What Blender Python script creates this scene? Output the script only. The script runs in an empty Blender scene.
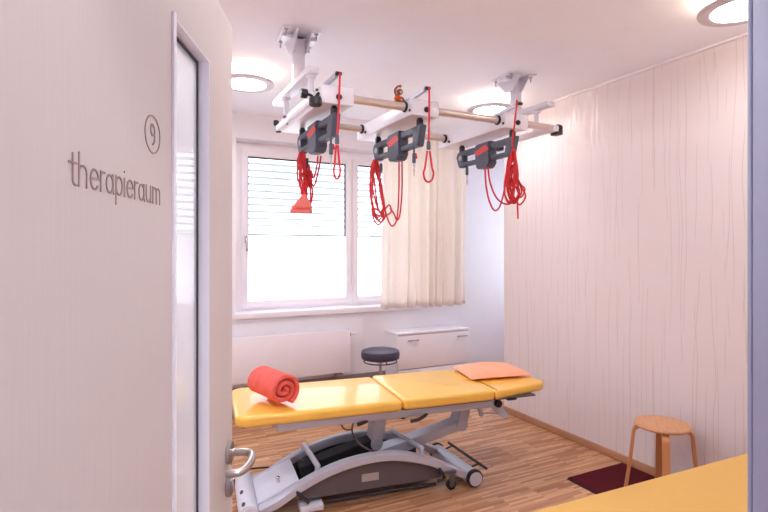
import bpy, bmesh, math, random
from mathutils import Vector, Matrix
random.seed(7)
C = bpy.context.scene.collection
PI = math.pi
R = math.radians
# ---------------------------------------------------------------- camera geometry (a 24 mm lens at eye height in the doorway)
TH = R(26.65); CAMH = 1.55
CT, ST = math.cos(TH), math.sin(TH)
H = 2.816                                   # ceiling height

def W(px, py, Y):
    """point of the plane y = Y seen at a place of the photograph (measuring aid)"""
    d = (px-384)/512; t = Y/(-d*ST+CT)
    return Vector(((d*CT+ST)*t, Y, CAMH+(250-py)/512*t))

def s2l(c):
    c /= 255
    return c/12.92 if c <= .04045 else ((c+.055)/1.055)**2.4
def rgb(r, g, b): return (s2l(r), s2l(g), s2l(b), 1)

# ---------------------------------------------------------------- materials
def mat(name, col, rough=.5, metal=0, bump=0, bscale=80, spec=.5, var=0, vscale=6, coat=0, stretch=(1,1,1)):
    m = bpy.data.materials.new(name); m.use_nodes = True
    nt = m.node_tree; b = nt.nodes['Principled BSDF']
    b.inputs['Base Color'].default_value = col
    b.inputs['Roughness'].default_value = rough
    b.inputs['Metallic'].default_value = metal
    b.inputs['Specular IOR Level'].default_value = spec
    b.inputs['Coat Weight'].default_value = coat
    tc = nt.nodes.new('ShaderNodeTexCoord')
    mp = nt.nodes.new('ShaderNodeMapping'); mp.inputs['Scale'].default_value = stretch
    nt.links.new(tc.outputs['Object'], mp.inputs[0])
    if bump:
        n = nt.nodes.new('ShaderNodeTexNoise'); n.inputs['Scale'].default_value = bscale; n.inputs['Detail'].default_value = 3
        nt.links.new(mp.outputs[0], n.inputs['Vector'])
        bp = nt.nodes.new('ShaderNodeBump'); bp.inputs['Strength'].default_value = bump; bp.inputs['Distance'].default_value = .01
        nt.links.new(n.outputs['Fac'], bp.inputs['Height']); nt.links.new(bp.outputs[0], b.inputs['Normal'])
    n2 = nt.nodes.new('ShaderNodeTexNoise'); n2.inputs['Scale'].default_value = vscale; n2.inputs['Detail'].default_value = 4
    nt.links.new(mp.outputs[0], n2.inputs['Vector'])
    mr = nt.nodes.new('ShaderNodeMapRange'); v = max(var, .015)
    mr.inputs['From Min'].default_value = .25; mr.inputs['From Max'].default_value = .75
    mr.inputs['To Min'].default_value = 1-v; mr.inputs['To Max'].default_value = 1+v
    nt.links.new(n2.outputs['Fac'], mr.inputs['Value'])
    hs = nt.nodes.new('ShaderNodeHueSaturation'); hs.inputs['Color'].default_value = col
    nt.links.new(mr.outputs[0], hs.inputs['Value']); nt.links.new(hs.outputs[0], b.inputs['Base Color'])
    return m

def emit(name, col, s):
    m = bpy.data.materials.new(name); m.use_nodes = True; nt = m.node_tree
    b = nt.nodes['Principled BSDF']; b.inputs['Base Color'].default_value = (.8,.8,.8,1)
    b.inputs['Emission Color'].default_value = col; b.inputs['Emission Strength'].default_value = s
    return m

M = {}
M['wall'] = mat('wall_paint', rgb(238,237,244), .85, bump=.05, bscale=300)
M['ceil'] = mat('ceiling_paint', rgb(244,246,255), .9, bump=.03, bscale=300)
M['white'] = mat('white_lacquer', rgb(240,236,242), .35)
M['frame_white'] = mat('window_white', rgb(244,240,246), .3)
M['pvc'] = mat('white_powder_coat', rgb(232,230,240), .35)
M['greybeam'] = mat('pale_grey_aluminium', rgb(228,226,236), .32, metal=.25)
M['tube'] = mat('brushed_tube', rgb(222,208,200), .3, metal=.55)
M['steel'] = mat('brushed_steel', rgb(190,182,178), .3, metal=1)
M['chrome'] = mat('chrome', rgb(215,215,220), .12, metal=1)
M['black'] = mat('black_plastic', rgb(38,38,46), .45)
M['dark'] = mat('dark_slate_plastic', rgb(80,85,103), .5, bump=.05, bscale=200)
M['red_rope'] = mat('red_rope', rgb(222,52,60), .7, bump=.4, bscale=700, var=.12, vscale=40)
M['red_label'] = mat('red_label', rgb(222,60,58), .5)
M['pad_pink'] = mat('salmon_neoprene', rgb(252,138,130), .8, bump=.2, bscale=300)
M['towel'] = mat('coral_fleece', rgb(248,116,106), 1, bump=.9, bscale=170, var=.1, vscale=25, spec=.1)
M['pillow'] = mat('salmon_cotton', rgb(251,180,148), .8, bump=.15, bscale=60, spec=.2)
M['yellow'] = mat('yellow_vinyl', rgb(251,200,88), .30, bump=.05, bscale=400, coat=.5)
M['yellow2'] = mat('yellow_bench_vinyl', rgb(226,180,94), .5, bump=.06, bscale=300)
M['bedmetal'] = mat('silver_grey_enamel', rgb(196,199,214), .35, metal=.2)
M['bedlight'] = mat('light_grey_enamel', rgb(222,224,238), .4)
M['panel'] = mat('dark_grey_panel', rgb(96,88,92), .55)
M['sticker'] = mat('sticker', rgb(175,168,168), .5, var=.15, vscale=120)
M['recess'] = mat('recess_shade_cover', rgb(24,24,28), .8)  # black cover; the shade of the base recess is put into its colour
M['navy'] = mat('navy_vinyl', rgb(60,55,76), .42, bump=.05, bscale=200)
M['birch'] = mat('birch_wood', rgb(214,160,118), .5, var=.1, vscale=10, stretch=(1,8,1), bump=.03)
M['birch2'] = mat('bentwood', rgb(206,142,94), .5, var=.1, vscale=14, stretch=(1,1,.2))
M['mat'] = mat('burgundy_carpet', rgb(100,34,44), .95, bump=.8, bscale=500, var=.15, vscale=200, spec=.1)
M['matedge'] = mat('black_rubber_edge', rgb(40,24,28), .8)
M['base_wood'] = mat('oak_skirting', rgb(186,138,108), .45, var=.12, vscale=9, stretch=(1,.2,4))
M['greytrim'] = mat('grey_skirting', rgb(140,126,132), .6)
M['door'] = mat('door_laminate', rgb(201,189,185), .55, bump=.05, bscale=60, stretch=(6,6,.15), var=.025, vscale=40)
M['doorbead'] = mat('door_bead', rgb(238,235,243), .4)  # bead whitened: window light on the reveal is put into the colour
M['ink'] = mat('taupe_lettering', rgb(160,136,132), .6)
M['jamb'] = mat('blue_grey_steel_frame', rgb(176,180,208), .42)
M['ring'] = mat('lamp_ring', rgb(206,196,204), .4)
M['gasket'] = mat('black_gasket', rgb(60,60,72), .6)
M['slat'] = mat('blind_slat', rgb(176,186,198), .5)
M['fur'] = mat('brown_plush', rgb(158,98,66), .95, bump=.6, bscale=500)
M['orange'] = mat('orange_cloth', rgb(236,96,44), .85)
M['skin'] = mat('pale_plush_face', rgb(226,176,160), .9)
M['corr'] = mat('corridor_floor', rgb(150,140,138), .6)
M['lamp'] = emit('lamp_diffuser', (.95,.965,1,1), 33)
M['lamp_dim'] = emit('lamp_diffuser_dimmer', (1,.955,.91,1), 16)
M['lampside'] = emit('lamp_glow_side', (1,.82,.55,1), 3.6)

def schlick(nt, f0):
    lw = nt.nodes.new('ShaderNodeLayerWeight'); lw.inputs[0].default_value = .5
    p = nt.nodes.new('ShaderNodeMath'); p.operation = 'POWER'; nt.links.new(lw.outputs['Facing'], p.inputs[0]); p.inputs[1].default_value = 5
    q = nt.nodes.new('ShaderNodeMath'); q.operation = 'MULTIPLY_ADD'; nt.links.new(p.outputs[0], q.inputs[0]); q.inputs[1].default_value = 1-f0; q.inputs[2].default_value = f0
    return q
# thin clear glass
def glassy(name, tint=(.96,.98,1,1)):
    m = bpy.data.materials.new(name); m.use_nodes = True; nt = m.node_tree
    nt.nodes.remove(nt.nodes['Principled BSDF']); out = nt.nodes['Material Output']
    tr = nt.nodes.new('ShaderNodeBsdfTransparent'); tr.inputs[0].default_value = tint
    gl = nt.nodes.new('ShaderNodeBsdfGlossy'); gl.inputs['Roughness'].default_value = .02
    fr = schlick(nt, .04)
    mx = nt.nodes.new('ShaderNodeMixShader')
    nt.links.new(fr.outputs[0], mx.inputs[0]); nt.links.new(tr.outputs[0], mx.inputs[1]); nt.links.new(gl.outputs[0], mx.inputs[2])
    nt.links.new(mx.outputs[0], out.inputs[0]); return m
M['glass'] = glassy('clear_glass')
def translucent(name, col, tr, rough=.9, noise=None):
    m = bpy.data.materials.new(name); m.use_nodes = True; nt = m.node_tree
    nt.nodes.remove(nt.nodes['Principled BSDF']); out = nt.nodes['Material Output']
    a = nt.nodes.new('ShaderNodeBsdfTranslucent'); a.inputs[0].default_value = col
    b = nt.nodes.new('ShaderNodeBsdfDiffuse'); b.inputs[0].default_value = col
    mx = nt.nodes.new('ShaderNodeMixShader'); mx.inputs[0].default_value = tr
    nt.links.new(b.outputs[0], mx.inputs[1]); nt.links.new(a.outputs[0], mx.inputs[2])
    if noise:
        tc = nt.nodes.new('ShaderNodeTexCoord'); n = nt.nodes.new('ShaderNodeTexNoise'); n.inputs['Scale'].default_value = noise
        bp = nt.nodes.new('ShaderNodeBump'); bp.inputs['Strength'].default_value = .15; bp.inputs['Distance'].default_value = .002
        nt.links.new(tc.outputs['Object'], n.inputs['Vector']); nt.links.new(n.outputs['Fac'], bp.inputs['Height'])
        nt.links.new(bp.outputs[0], a.inputs['Normal']); nt.links.new(bp.outputs[0], b.inputs['Normal'])
    nt.links.new(mx.outputs[0], out.inputs[0]); return m
M['film'] = translucent('frosted_film', (.95,.97,1,1), .9)
M['curtain'] = translucent('cream_curtain', rgb(254,249,244), .5, noise=500)

# satin glass of the door strip
def satin():
    m = bpy.data.materials.new('satin_glass'); m.use_nodes = True; nt = m.node_tree
    nt.nodes.remove(nt.nodes['Principled BSDF']); out = nt.nodes['Material Output']
    a = nt.nodes.new('ShaderNodeBsdfTranslucent'); a.inputs[0].default_value = (.95,.97,1,1)
    t = nt.nodes.new('ShaderNodeBsdfTransparent'); t.inputs[0].default_value = (.98,.99,1,1)
    g = nt.nodes.new('ShaderNodeBsdfGlossy'); g.inputs['Roughness'].default_value = .08
    m1 = nt.nodes.new('ShaderNodeMixShader'); m1.inputs[0].default_value = .45
    nt.links.new(a.outputs[0], m1.inputs[1]); nt.links.new(t.outputs[0], m1.inputs[2])
    fr = schlick(nt, .06)
    mx = nt.nodes.new('ShaderNodeMixShader')
    nt.links.new(fr.outputs[0], mx.inputs[0]); nt.links.new(m1.outputs[0], mx.inputs[1]); nt.links.new(g.outputs[0], mx.inputs[2])
    nt.links.new(mx.outputs[0], out.inputs[0]); return m
M['satin'] = satin()

# wallpaper with thin wandering vertical threads; pattern runs along world y and z
def wallpaper(name, axis):
    m = bpy.data.materials.new(name); m.use_nodes = True; nt = m.node_tree; L = nt.links; N = nt.nodes
    b = N['Principled BSDF']
    tc = N.new('ShaderNodeTexCoord'); sp = N.new('ShaderNodeSeparateXYZ'); L.new(tc.outputs['Object'], sp.inputs[0])
    u = sp.outputs[axis]; z = sp.outputs['Z']
    def math_(op, a, bb=None):
        n = N.new('ShaderNodeMath'); n.operation = op
        for i, v in enumerate((a, bb)):
            if v is None: continue
            if isinstance(v, (int, float)): n.inputs[i].default_value = v
            else: L.new(v, n.inputs[i])
        return n.outputs[0]
    def lines(su, sz, off, k, w):
        cb = N.new('ShaderNodeCombineXYZ'); L.new(math_('MULTIPLY', u, su*.35), cb.inputs[0]); L.new(math_('MULTIPLY', z, sz), cb.inputs[1]); cb.inputs[2].default_value = off
        n = N.new('ShaderNodeTexNoise'); n.inputs['Scale'].default_value = 1; n.inputs['Detail'].default_value = 1.2
        L.new(cb.outputs[0], n.inputs['Vector'])
        f = math_('FRACT', math_('ADD', math_('MULTIPLY', u, su), math_('MULTIPLY', n.outputs['Fac'], k)))
        return math_('LESS_THAN', math_('ABSOLUTE', math_('SUBTRACT', f, .5)), w)
    la = lines(17, .9, 1.3, 2.0, .04)
    lb = lines(10.3, 1.3, 7.7, 1.3, .026)
    cb = N.new('ShaderNodeCombineXYZ'); L.new(math_('MULTIPLY', u, 30), cb.inputs[0]); L.new(math_('MULTIPLY', z, .8), cb.inputs[1])
    nm = N.new('ShaderNodeTexNoise'); nm.inputs['Scale'].default_value = 1; L.new(cb.outputs[0], nm.inputs['Vector'])
    mask = math_('GREATER_THAN', nm.outputs['Fac'], .49)
    l = math_('MULTIPLY', math_('MAXIMUM', la, lb), mask)
    mx = N.new('ShaderNodeMix'); mx.data_type = 'RGBA'
    L.new(math_('MULTIPLY', l, .75), mx.inputs[0]); mx.inputs[6].default_value = rgb(231,222,224); mx.inputs[7].default_value = rgb(216,200,198)
    L.new(mx.outputs[2], b.inputs['Base Color'])
    L.new(math_('MULTIPLY', l, .35), b.inputs['Metallic'])
    L.new(math_('SUBTRACT', .8, math_('MULTIPLY', l, .45)), b.inputs['Roughness'])
    return m
M['paper'] = wallpaper('threaded_wallpaper', 'Y')

def parquet():
    m = bpy.data.materials.new('industrial_parquet'); m.use_nodes = True; nt = m.node_tree; L = nt.links; N = nt.nodes
    b = N['Principled BSDF']; b.inputs['Roughness'].default_value = .38
    tc = N.new('ShaderNodeTexCoord')
    br = N.new('ShaderNodeTexBrick'); L.new(tc.outputs['Object'], br.inputs['Vector'])
    br.inputs['Scale'].default_value = 1; br.inputs['Brick Width'].default_value = .26; br.inputs['Row Height'].default_value = .021
    br.inputs['Mortar Size'].default_value = .0006; br.offset = .37; br.offset_frequency = 3; br.squash = 1
    br.inputs['Color1'].default_value = rgb(170,114,78); br.inputs['Color2'].default_value = rgb(222,176,136); br.inputs['Mortar'].default_value = rgb(140,94,70)
    mp = N.new('ShaderNodeMapping'); mp.inputs['Scale'].default_value = (2.5,45,1); L.new(tc.outputs['Object'], mp.inputs[0])
    n = N.new('ShaderNodeTexNoise'); n.inputs['Scale'].default_value = 1; n.inputs['Detail'].default_value = 3; L.new(mp.outputs[0], n.inputs['Vector'])
    cr = N.new('ShaderNodeMapRange'); cr.inputs['From Min'].default_value = .3; cr.inputs['From Max'].default_value = .7; cr.inputs['To Min'].default_value = .84; cr.inputs['To Max'].default_value = 1.12
    L.new(n.outputs['Fac'], cr.inputs['Value'])
    hs = N.new('ShaderNodeHueSaturation'); L.new(br.outputs['Color'], hs.inputs['Color']); L.new(cr.outputs[0], hs.inputs['Value'])
    L.new(hs.outputs[0], b.inputs['Base Color']); return m
M['parquet'] = parquet()

# ---------------------------------------------------------------- mesh helpers
class MB:
    def __init__(s): s.bm = bmesh.new()
    def _xf(s, vs, mtx):
        for v in vs: v.co = mtx @ v.co
    def box(s, a, b, bev=0, mtx=None, seg=2):
        lo = [min(a[i], b[i]) for i in range(3)]; hi = [max(a[i], b[i]) for i in range(3)]
        t = bmesh.new()
        r = bmesh.ops.create_cube(t, size=1)
        for v in r['verts']:
            v.co = Vector([(lo[i]+hi[i])/2+v.co[i]*(hi[i]-lo[i]) for i in range(3)])
        if bev: bmesh.ops.bevel(t, geom=t.edges[:], offset=bev, segments=seg, affect='EDGES', profile=.5)
        return s.merge(t, mtx)
    def merge(s, t, mtx=None):
        if mtx is not None: bmesh.ops.transform(t, matrix=mtx, verts=t.verts)
        me = bpy.data.meshes.new('tmp'); t.to_mesh(me); t.free(); s.bm.from_mesh(me); bpy.data.meshes.remove(me); return s
    def cyl(s, p, q, r, r2=None, n=20, bev=0):
        p, q = Vector(p), Vector(q); d = q-p; t = bmesh.new()
        bmesh.ops.create_cone(t, cap_ends=True, segments=n, radius1=r, radius2=r if r2 is None else r2, depth=d.length)
        if bev:
            es = [e for e in t.edges if abs(e.verts[0].co.z-e.verts[1].co.z) < 1e-6]
            bmesh.ops.bevel(t, geom=es, offset=bev, segments=2, affect='EDGES')
        m = Matrix.Translation((p+q)/2) @ d.to_track_quat('Z', 'Y').to_matrix().to_4x4()
        return s.merge(t, m)
    def tube(s, pts, r, n=8, closed=False, section=None, up=None):
        """sweep a circle (or a section of (a,b) pairs) along points"""
        pts = [Vector(p) for p in pts]; k = len(pts); rings = []
        sec = section or [(r*math.cos(2*PI*i/n), r*math.sin(2*PI*i/n)) for i in range(n)]
        prev = None
        for i, p in enumerate(pts):
            if closed: t = pts[(i+1) % k]-pts[i-1]
            else: t = pts[min(i+1, k-1)]-pts[max(i-1, 0)]
            if t.length < 1e-9: t = Vector((0,0,1))
            t.normalize()
            if up is not None: a = Vector(up)
            else:
                a = prev if prev is not None else (Vector((0,0,1)) if abs(t.z) < .9 else Vector((1,0,0)))
            a = a-t*a.dot(t)
            if a.length < 1e-6: a = t.orthogonal()
            a.normalize(); prev = a; b = t.cross(a)
            rings.append([s.bm.verts.new(p+a*u+b*v) for u, v in sec])
        m = len(sec)
        for i in range(k if closed else k-1):
            A, B = rings[i], rings[(i+1) % k]
            for j in range(m): s.bm.faces.new((A[j], A[(j+1) % m], B[(j+1) % m], B[j]))
        if not closed:
            s.bm.faces.new(rings[0][::-1]); s.bm.faces.new(rings[-1])
        return s
    def lathe(s, prof, c=(0,0,0), n=40, mtx=None):
        t = bmesh.new(); rings = []
        for r, z in prof:
            if r < 1e-6: rings.append([t.verts.new((0,0,z))])
            else: rings.append([t.verts.new((r*math.cos(2*PI*i/n), r*math.sin(2*PI*i/n), z)) for i in range(n)])
        for A, B in zip(rings, rings[1:]):
            for j in range(n):
                if len(A) == 1 and len(B) == 1: continue
                if len(A) == 1: t.faces.new((A[0], B[(j+1) % n], B[j]))
                elif len(B) == 1: t.faces.new((A[j], A[(j+1) % n], B[0]))
                else: t.faces.new((A[j], A[(j+1) % n], B[(j+1) % n], B[j]))
        return s.merge(t, (mtx or Matrix()) if mtx is not None else Matrix.Translation(c))
    def prism(s, pts, d, bev=0):
        """polygon of 3-D points extruded by vector d"""
        t = bmesh.new(); d = Vector(d)
        a = [t.verts.new(p) for p in pts]; b = [t.verts.new(Vector(p)+d) for p in pts]; n = len(pts)
        t.faces.new(a); t.faces.new(b[::-1])
        for i in range(n): t.faces.new((a[i], b[i], b[(i+1) % n], a[(i+1) % n]))
        bmesh.ops.recalc_face_normals(t, faces=t.faces)
        if bev: bmesh.ops.bevel(t, geom=t.edges[:], offset=bev, segments=2, affect='EDGES')
        return s.merge(t)
    def build(s, name, m, parent=None, smooth=True, angle=40):
        bmesh.ops.recalc_face_normals(s.bm, faces=s.bm.faces)
        me = bpy.data.meshes.new(name)
        if smooth:
            for f in s.bm.faces: f.smooth = True
            for e in s.bm.edges:
                if len(e.link_faces) == 2 and e.calc_face_angle(0) > R(angle): e.smooth = False
        s.bm.to_mesh(me); s.bm.free()
        me.materials.append(m if not isinstance(m, str) else M[m])
        o = bpy.data.objects.new(name, me); C.objects.link(o)
        if parent is not None: o.parent = parent
        return o

def tag(o, label, cat, group=None, kind=None):
    o['label'] = label; o['category'] = cat
    if group: o['group'] = group
    if kind: o['kind'] = kind
    return o
def empty(name, loc=(0,0,0), rz=0):
    o = bpy.data.objects.new(name, None); C.objects.link(o); o.location = loc; o.rotation_euler = (0,0,rz)
    o.empty_display_size = .1; return o
def struct(o): o['kind'] = 'structure'; return o
def copy_tree(o, parent=None):
    c = o.copy(); C.objects.link(c); c.parent = parent
    for ch in [x for x in C.objects if x.parent == o]: copy_tree(ch, c)
    return c
def catmull(P, n=8, closed=False):
    P = [Vector(p) for p in P]; out = []; k = len(P)
    rng = range(k) if closed else range(k-1)
    for i in rng:
        if closed: a, b, c, d = P[i-1], P[i], P[(i+1) % k], P[(i+2) % k]
        else: a, b, c, d = P[max(i-1,0)], P[i], P[i+1], P[min(i+2,k-1)]
        for j in range(n):
            t = j/n
            out.append(.5*((2*b)+(c-a)*t+(2*a-5*b+4*c-d)*t*t+(3*b-a-3*c+d)*t**3))
    if not closed: out.append(P[-1])
    return out

# ---------------------------------------------------------------- the room
XL, XR, YB, YF = -1.9, 3.244, 4.84, .42
struct(MB().box((XL-.2,-.0,-.1), (4.6,YB+.3,0)).build('floor', 'parquet'))
struct(MB().box((XL-.2,-1.7,-.1), (4.6,0,0)).build('floor_corridor', 'corr'))
struct(MB().box((XL-.2,-1.7,H), (4.6,YB+.3,H+.15)).build('ceiling', 'ceil'))
# right wall stops short of the window wall, then the room widens
struct(MB().box((XR,YF,0), (XR+.3,3.888,H)).build('wall_right', 'paper'))
g = MB(); g.box((4.3,3.888,0), (4.5,YB+.3,.9)); g.box((4.3,3.888,2.4), (4.5,YB+.3,H)); g.box((4.3,3.888,.9), (4.5,3.95,2.4)); g.box((4.3,4.75,.9), (4.5,YB+.3,2.4))
struct(g.build('wall_recess', 'wall'))
w3 = MB()  # out-of-view window, added to bring daylight into the recess corner
for a, b in ((3.95,4.01),(4.69,4.75)): w3.box((4.36,a,.9), (4.42,b,2.4))
w3.box((4.36,4.01,.9), (4.42,4.69,.96)); w3.box((4.36,4.01,2.34), (4.42,4.69,2.4)); w3 = struct(w3.build('window_3', 'frame_white'))
MB().box((4.385,4.01,.96), (4.39,4.69,2.34)).build('glass_pane', 'glass', w3)
struct(MB().box((XR+.3,3.7,0), (4.5,3.888,H)).build('wall_return', 'wall'))
struct(MB().box((XL-.2,YF,0), (XL,YB+.3,H)).build('wall_left', 'wall'))
DX0, DX1, DH = -.17, .868, 2.12
wf = MB()
wf.box((XL,.30,0), (DX0-.06,YF,H)); wf.box((DX1+.06,.30,0), (XR,YF,H)); wf.box((DX0-.06,.30,DH+.06), (DX1+.06,YF,H))
struct(wf.build('wall_front', 'wall'))
wc = MB()
wc.box((XL-.2,-1.7,0), (4.6,-1.6,H)); wc.box((XL-.2,-1.6,0), (XL,.30,H)); wc.box((4.4,-1.6,0), (4.6,.30,H))
struct(wc.build('wall_corridor', 'wall'))
# window wall with two openings
WZ0, WZ1 = .90, 2.59
W1 = (.90, 2.90); W2 = (-1.1, .74)
wb = MB()
for x0, x1 in ((XL, W2[0]), (W2[1], W1[0]), (W1[1], 4.3)): wb.box((x0,YB,0), (x1,YB+.3,H))
for x0, x1 in (W1, W2):
    wb.box((x0,YB,0), (x1,YB+.3,WZ0)); wb.box((x0,YB,WZ1), (x1,YB+.3,H))
struct(wb.build('wall_back', 'wall'))
# skirting
bb = MB(); bb.box((XR-.018,YF,0), (XR,3.888,.055), .004); struct(bb.build('baseboard_right', 'base_wood'))
struct(MB().box((XL,YB-.015,0), (2.45,YB,.275), .002).build('baseboard_back', 'greytrim'))
struct(MB().box((XR-.022,YF,H-.014), (XR,3.888,H)).build('trim_1', 'white'))

def window(n, x0, x1, panes):
    z0, z1 = WZ0+.06, WZ1
    yf = YB+.17
    fr = MB()
    f = .055
    f = .085
    for (_, b), (a, _) in zip(panes, panes[1:]): fr.box((b-.02,yf+.003,z0+f-.004), (a+.02,yf+.066,z1-f-.02), .002)
    fr.box((x0,yf,z0), (x0+f,yf+.07,z1), .004); fr.box((x1-f,yf,z0), (x1,yf+.07,z1), .004)
    fr.box((x0+f-.004,yf+.0015,z1-f-.025), (x1-f+.004,yf+.068,z1-.001), .003); fr.box((x0+f-.004,yf+.0015,z0+.001), (x1-f+.004,yf+.068,z0+f), .003)
    root = struct(fr.build('window_%d' % n, 'frame_white'))
    for a, b in panes:
        g = .055
        s = MB()
        yy = yf-.02
        s.box((a,yy,z0+.03), (a+g,yy+.07,z1-.08), .005); s.box((b-g,yy,z0+.03), (b,yy+.07,z1-.08), .005)
        s.box((a+g-.004,yy+.0015,z1-.08-g), (b-g+.004,yy+.068,z1-.0815), .003); s.box((a+g-.004,yy+.0015,z0+.0315), (b-g+.004,yy+.068,z0+.03+g+.01), .003)
        sash = s.build('window_sash', 'frame_white', root)
        gk = MB(); t = .009; za, zb = z0+.03+g+.01, z1-.08-g
        zm = 1.70
        for q in ((a+g,zm,a+g+t,zb), (b-g-t,zm,b-g,zb), (a+g,zb-t-.004,b-g,zb), (a+g,zm-.004,b-g,zm+.005)):
            gk.box((q[0],yy+.02,q[1]), (q[2],yy+.035,q[3]))
        gk.build('gasket', 'gasket', sash)
        MB().box((a+g,yy+.03,zm), (b-g,yy+.034,zb)).build('glass_pane', 'glass', sash)
        MB().box((a+g,yy+.03,za), (b-g,yy+.034,zm)).build('frosted_pane', 'film', sash)
    # sill
    sl = MB(); sl.box((x0-.03,YB-.03,WZ0+.005), (x1+.02,YB+.20,WZ0+.063), .008); sl.build('window_sill', 'white', root)
    # outside blind
    bl = MB(); zz = 1.66
    while zz < z1-.05:
        m4 = Matrix.Translation(((x0+x1)/2, yf+.15, zz)) @ Matrix.Rotation(R(-9), 4, 'X')
        bl.box((-(x1-x0)/2,-.035,-.0018), ((x1-x0)/2,.035,.0018), mtx=m4); zz += .0685
    for q in (.3, .72):
        xx = x0+(x1-x0)*q*.62; bl.box((xx,yf+.15,1.66), (xx+.003,yf+.152,z1))
    bl.build('blind_slats', 'slat', root)
    return root
w1 = window(1, W1[0], W1[1], [(.985,2.115), (2.14,2.85)])
# window handle
hb = MB(); hb.box((1.005,YB+.115,1.62), (1.03,YB+.15,1.69), .004); hb.cyl((1.0175,YB+.13,1.655), (1.0175,YB+.085,1.655), .008)
hb.box((1.008,YB+.075,1.54), (1.027,YB+.09,1.665), .005); hb.build('window_handle', 'chrome', w1)
window(2, W2[0], W2[1], [(-1.045,-.20), (-.17,.685)])  # window added behind the door to brighten its glass strip

# ---------------------------------------------------------------- door frame and door leaf
jf = MB()
for sx, x in ((1, DX1), (-1, DX0)):
    jf.box((x,.28,0), (x+sx*.06,.455,DH+.06), .003)
    jf.box((x-sx*.012,.37,0), (x+sx*.01,.385,DH), .003)
    jf.box((x-sx*.006,.398,0), (x+sx*.01,.404,DH), .002)
    jf.box((x+sx*.0,.455,0), (x+sx*.075,.462,DH+.07), .002)
    jf.box((x+sx*.0,.272,0), (x+sx*.075,.28,DH+.07), .002)
jf.box((DX0-.06,.28,DH), (DX1+.06,.455,DH+.06), .003)
struct(jf.build('door_frame', 'jamb'))

leafang = math.atan2(.9173,.4015)
door = empty('door_1', (-.150,.4233,0), leafang); struct(door)
SL = .9506; s0, s1 = .861-.311, 1.0535-.311; zt, zb_ = 1.938, .20; T = .042
lf = MB(); z0l, z1l = .008, 2.10
lf.box((0,0,z0l), (s0,T,z1l)); lf.box((s1,0,z0l), (SL,.027,z1l)); lf.box((s1+.07,.027,z0l), (SL,T,z1l)); lf.box((s1,.027,zt), (s1+.07,T,z1l)); lf.box((s1,.027,z0l), (s1+.07,T,zb_))
lf.box((s0,0,zt), (s1,T,z1l)); lf.box((s0,0,z0l), (s1,T,zb_))
lf.build('door_leaf', 'door', door, smooth=False)
bd = MB()
w = .010
for (a,b,c,d) in ((s0-w,s0+.002,zb_-w,zt+w), (s1-.002,s1+.001,zb_-.002,zt+.002), (s0,s1,zt-.002,zt+.001), (s0,s1,zb_-w,zb_+.002)):
    bd.box((a,-.004,c), (b,.027,d), .001)
bd.build('glazing_bead', 'doorbead', door, smooth=False)
gs = MB()
for (a,b,c,d) in ((s0+.002,s0+.006,zb_,zt), (s1-.008,s1-.002,zb_,zt), (s0,s1,zt-.008,zt-.002), (s0,s1,zb_+.002,zb_+.008)):
    gs.box((a,.0175,c), (b,.025,d))
gs.build('gasket', 'gasket', door)
MB().box((s0+.002,.020,zb_+.002), (s1-.002,.026,zt-.002)).build('glass_strip', 'satin', door)
# lever handle
sh = .908; zh = 1.069
hh = MB(); hh.cyl((sh,.0,zh), (sh,-.010,zh), .027, n=32, bev=.002); hh.build('handle_rosette', 'steel', door)
lv = MB()
P = [(sh,-.008,zh), (sh,-.035,zh), (sh-.002,-.050,zh-.001), (sh-.014,-.060,zh-.004), (sh-.04,-.062,zh-.006), (sh-.075,-.058,zh-.008), (sh-.092,-.048,zh-.009), (sh-.098,-.034,zh-.009), (sh-.098,-.022,zh-.009)]
lv.tube(catmull(P, 6), .0088, 14); lv.build('lever', 'steel', door)
kk = MB(); kk.cyl((sh,.0,.992), (sh,-.010,.992), .027, n=32, bev=.002); ko = kk.build('key_rosette', 'steel', door)
kh = MB(); kh.cyl((sh,-.0095,.997), (sh,-.016,.997), .0085, n=18); kh.box((sh-.0045,-.016,.975), (sh+.0045,-.0095,.996), .001); kh.build('lock_cylinder', 'chrome', ko)
hg = MB()
for zz in (.25, 1.85): hg.cyl((-.008,.01,zz), (-.008,.01,zz+.09), .009)
hg.build('hinge', 'steel', door)

# lettering made of rounded strokes
def arc(cx, cy, rx, ry, a0, a1, n=14):
    return [(cx+rx*math.cos(R(a0+(a1-a0)*i/n)), cy+ry*math.sin(R(a0+(a1-a0)*i/n))) for i in range(n+1)]
# unit: x-height 1, ascender 1.5, descender -.45
def glyph(c):
    if c == 't': return [[(.28,1.42),(.28,.3)]+arc(.5,.22,.22,.22,180,290,8), [(.02,1),(.55,1)]], .62
    if c == 'h': return [[(.1,1.55),(.1,0)], [(.1,.6)]+arc(.38,.62,.28,.36,180,0)+[(.66,0)]], .88
    if c == 'e': return [[(.06,.5),(.66,.56)]+arc(.38,.5,.31,.48,5,320,22)], .78
    if c == 'r': return [[(.1,1),(.1,0)], [(.1,.55)]+arc(.36,.6,.26,.38,180,70,8)], .52
    if c == 'a': return [arc(.36,.48,.29,.46,360,0,22), [(.65,.98),(.65,.2),(.72,0)]], .84
    if c == 'p': return [[(.1,1),(.1,-.5)], arc(.4,.5,.29,.48,180,-180,22)], .82
    if c == 'i': return [[(.1,.98),(.1,0)], [(.1,1.33),(.1,1.36)]], .3
    if c == 'u': return [[(.1,1),(.1,.4)]+arc(.37,.38,.27,.36,180,360)+[(.64,.4)], [(.64,1),(.64,0)]], .84
    if c == 'm': return [[(.1,1),(.1,0)], [(.1,.6)]+arc(.33,.66,.23,.32,180,0)+[(.56,0)], [(.56,.6)]+arc(.79,.66,.23,.32,180,0)+[(1.02,0)]], 1.14
    if c == '9': return [arc(.36,1.02,.29,.36,360,0,22), [(.65,1.02),(.64,.6)]+arc(.3,.5,.34,.45,0,-80,8)], .8
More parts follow.
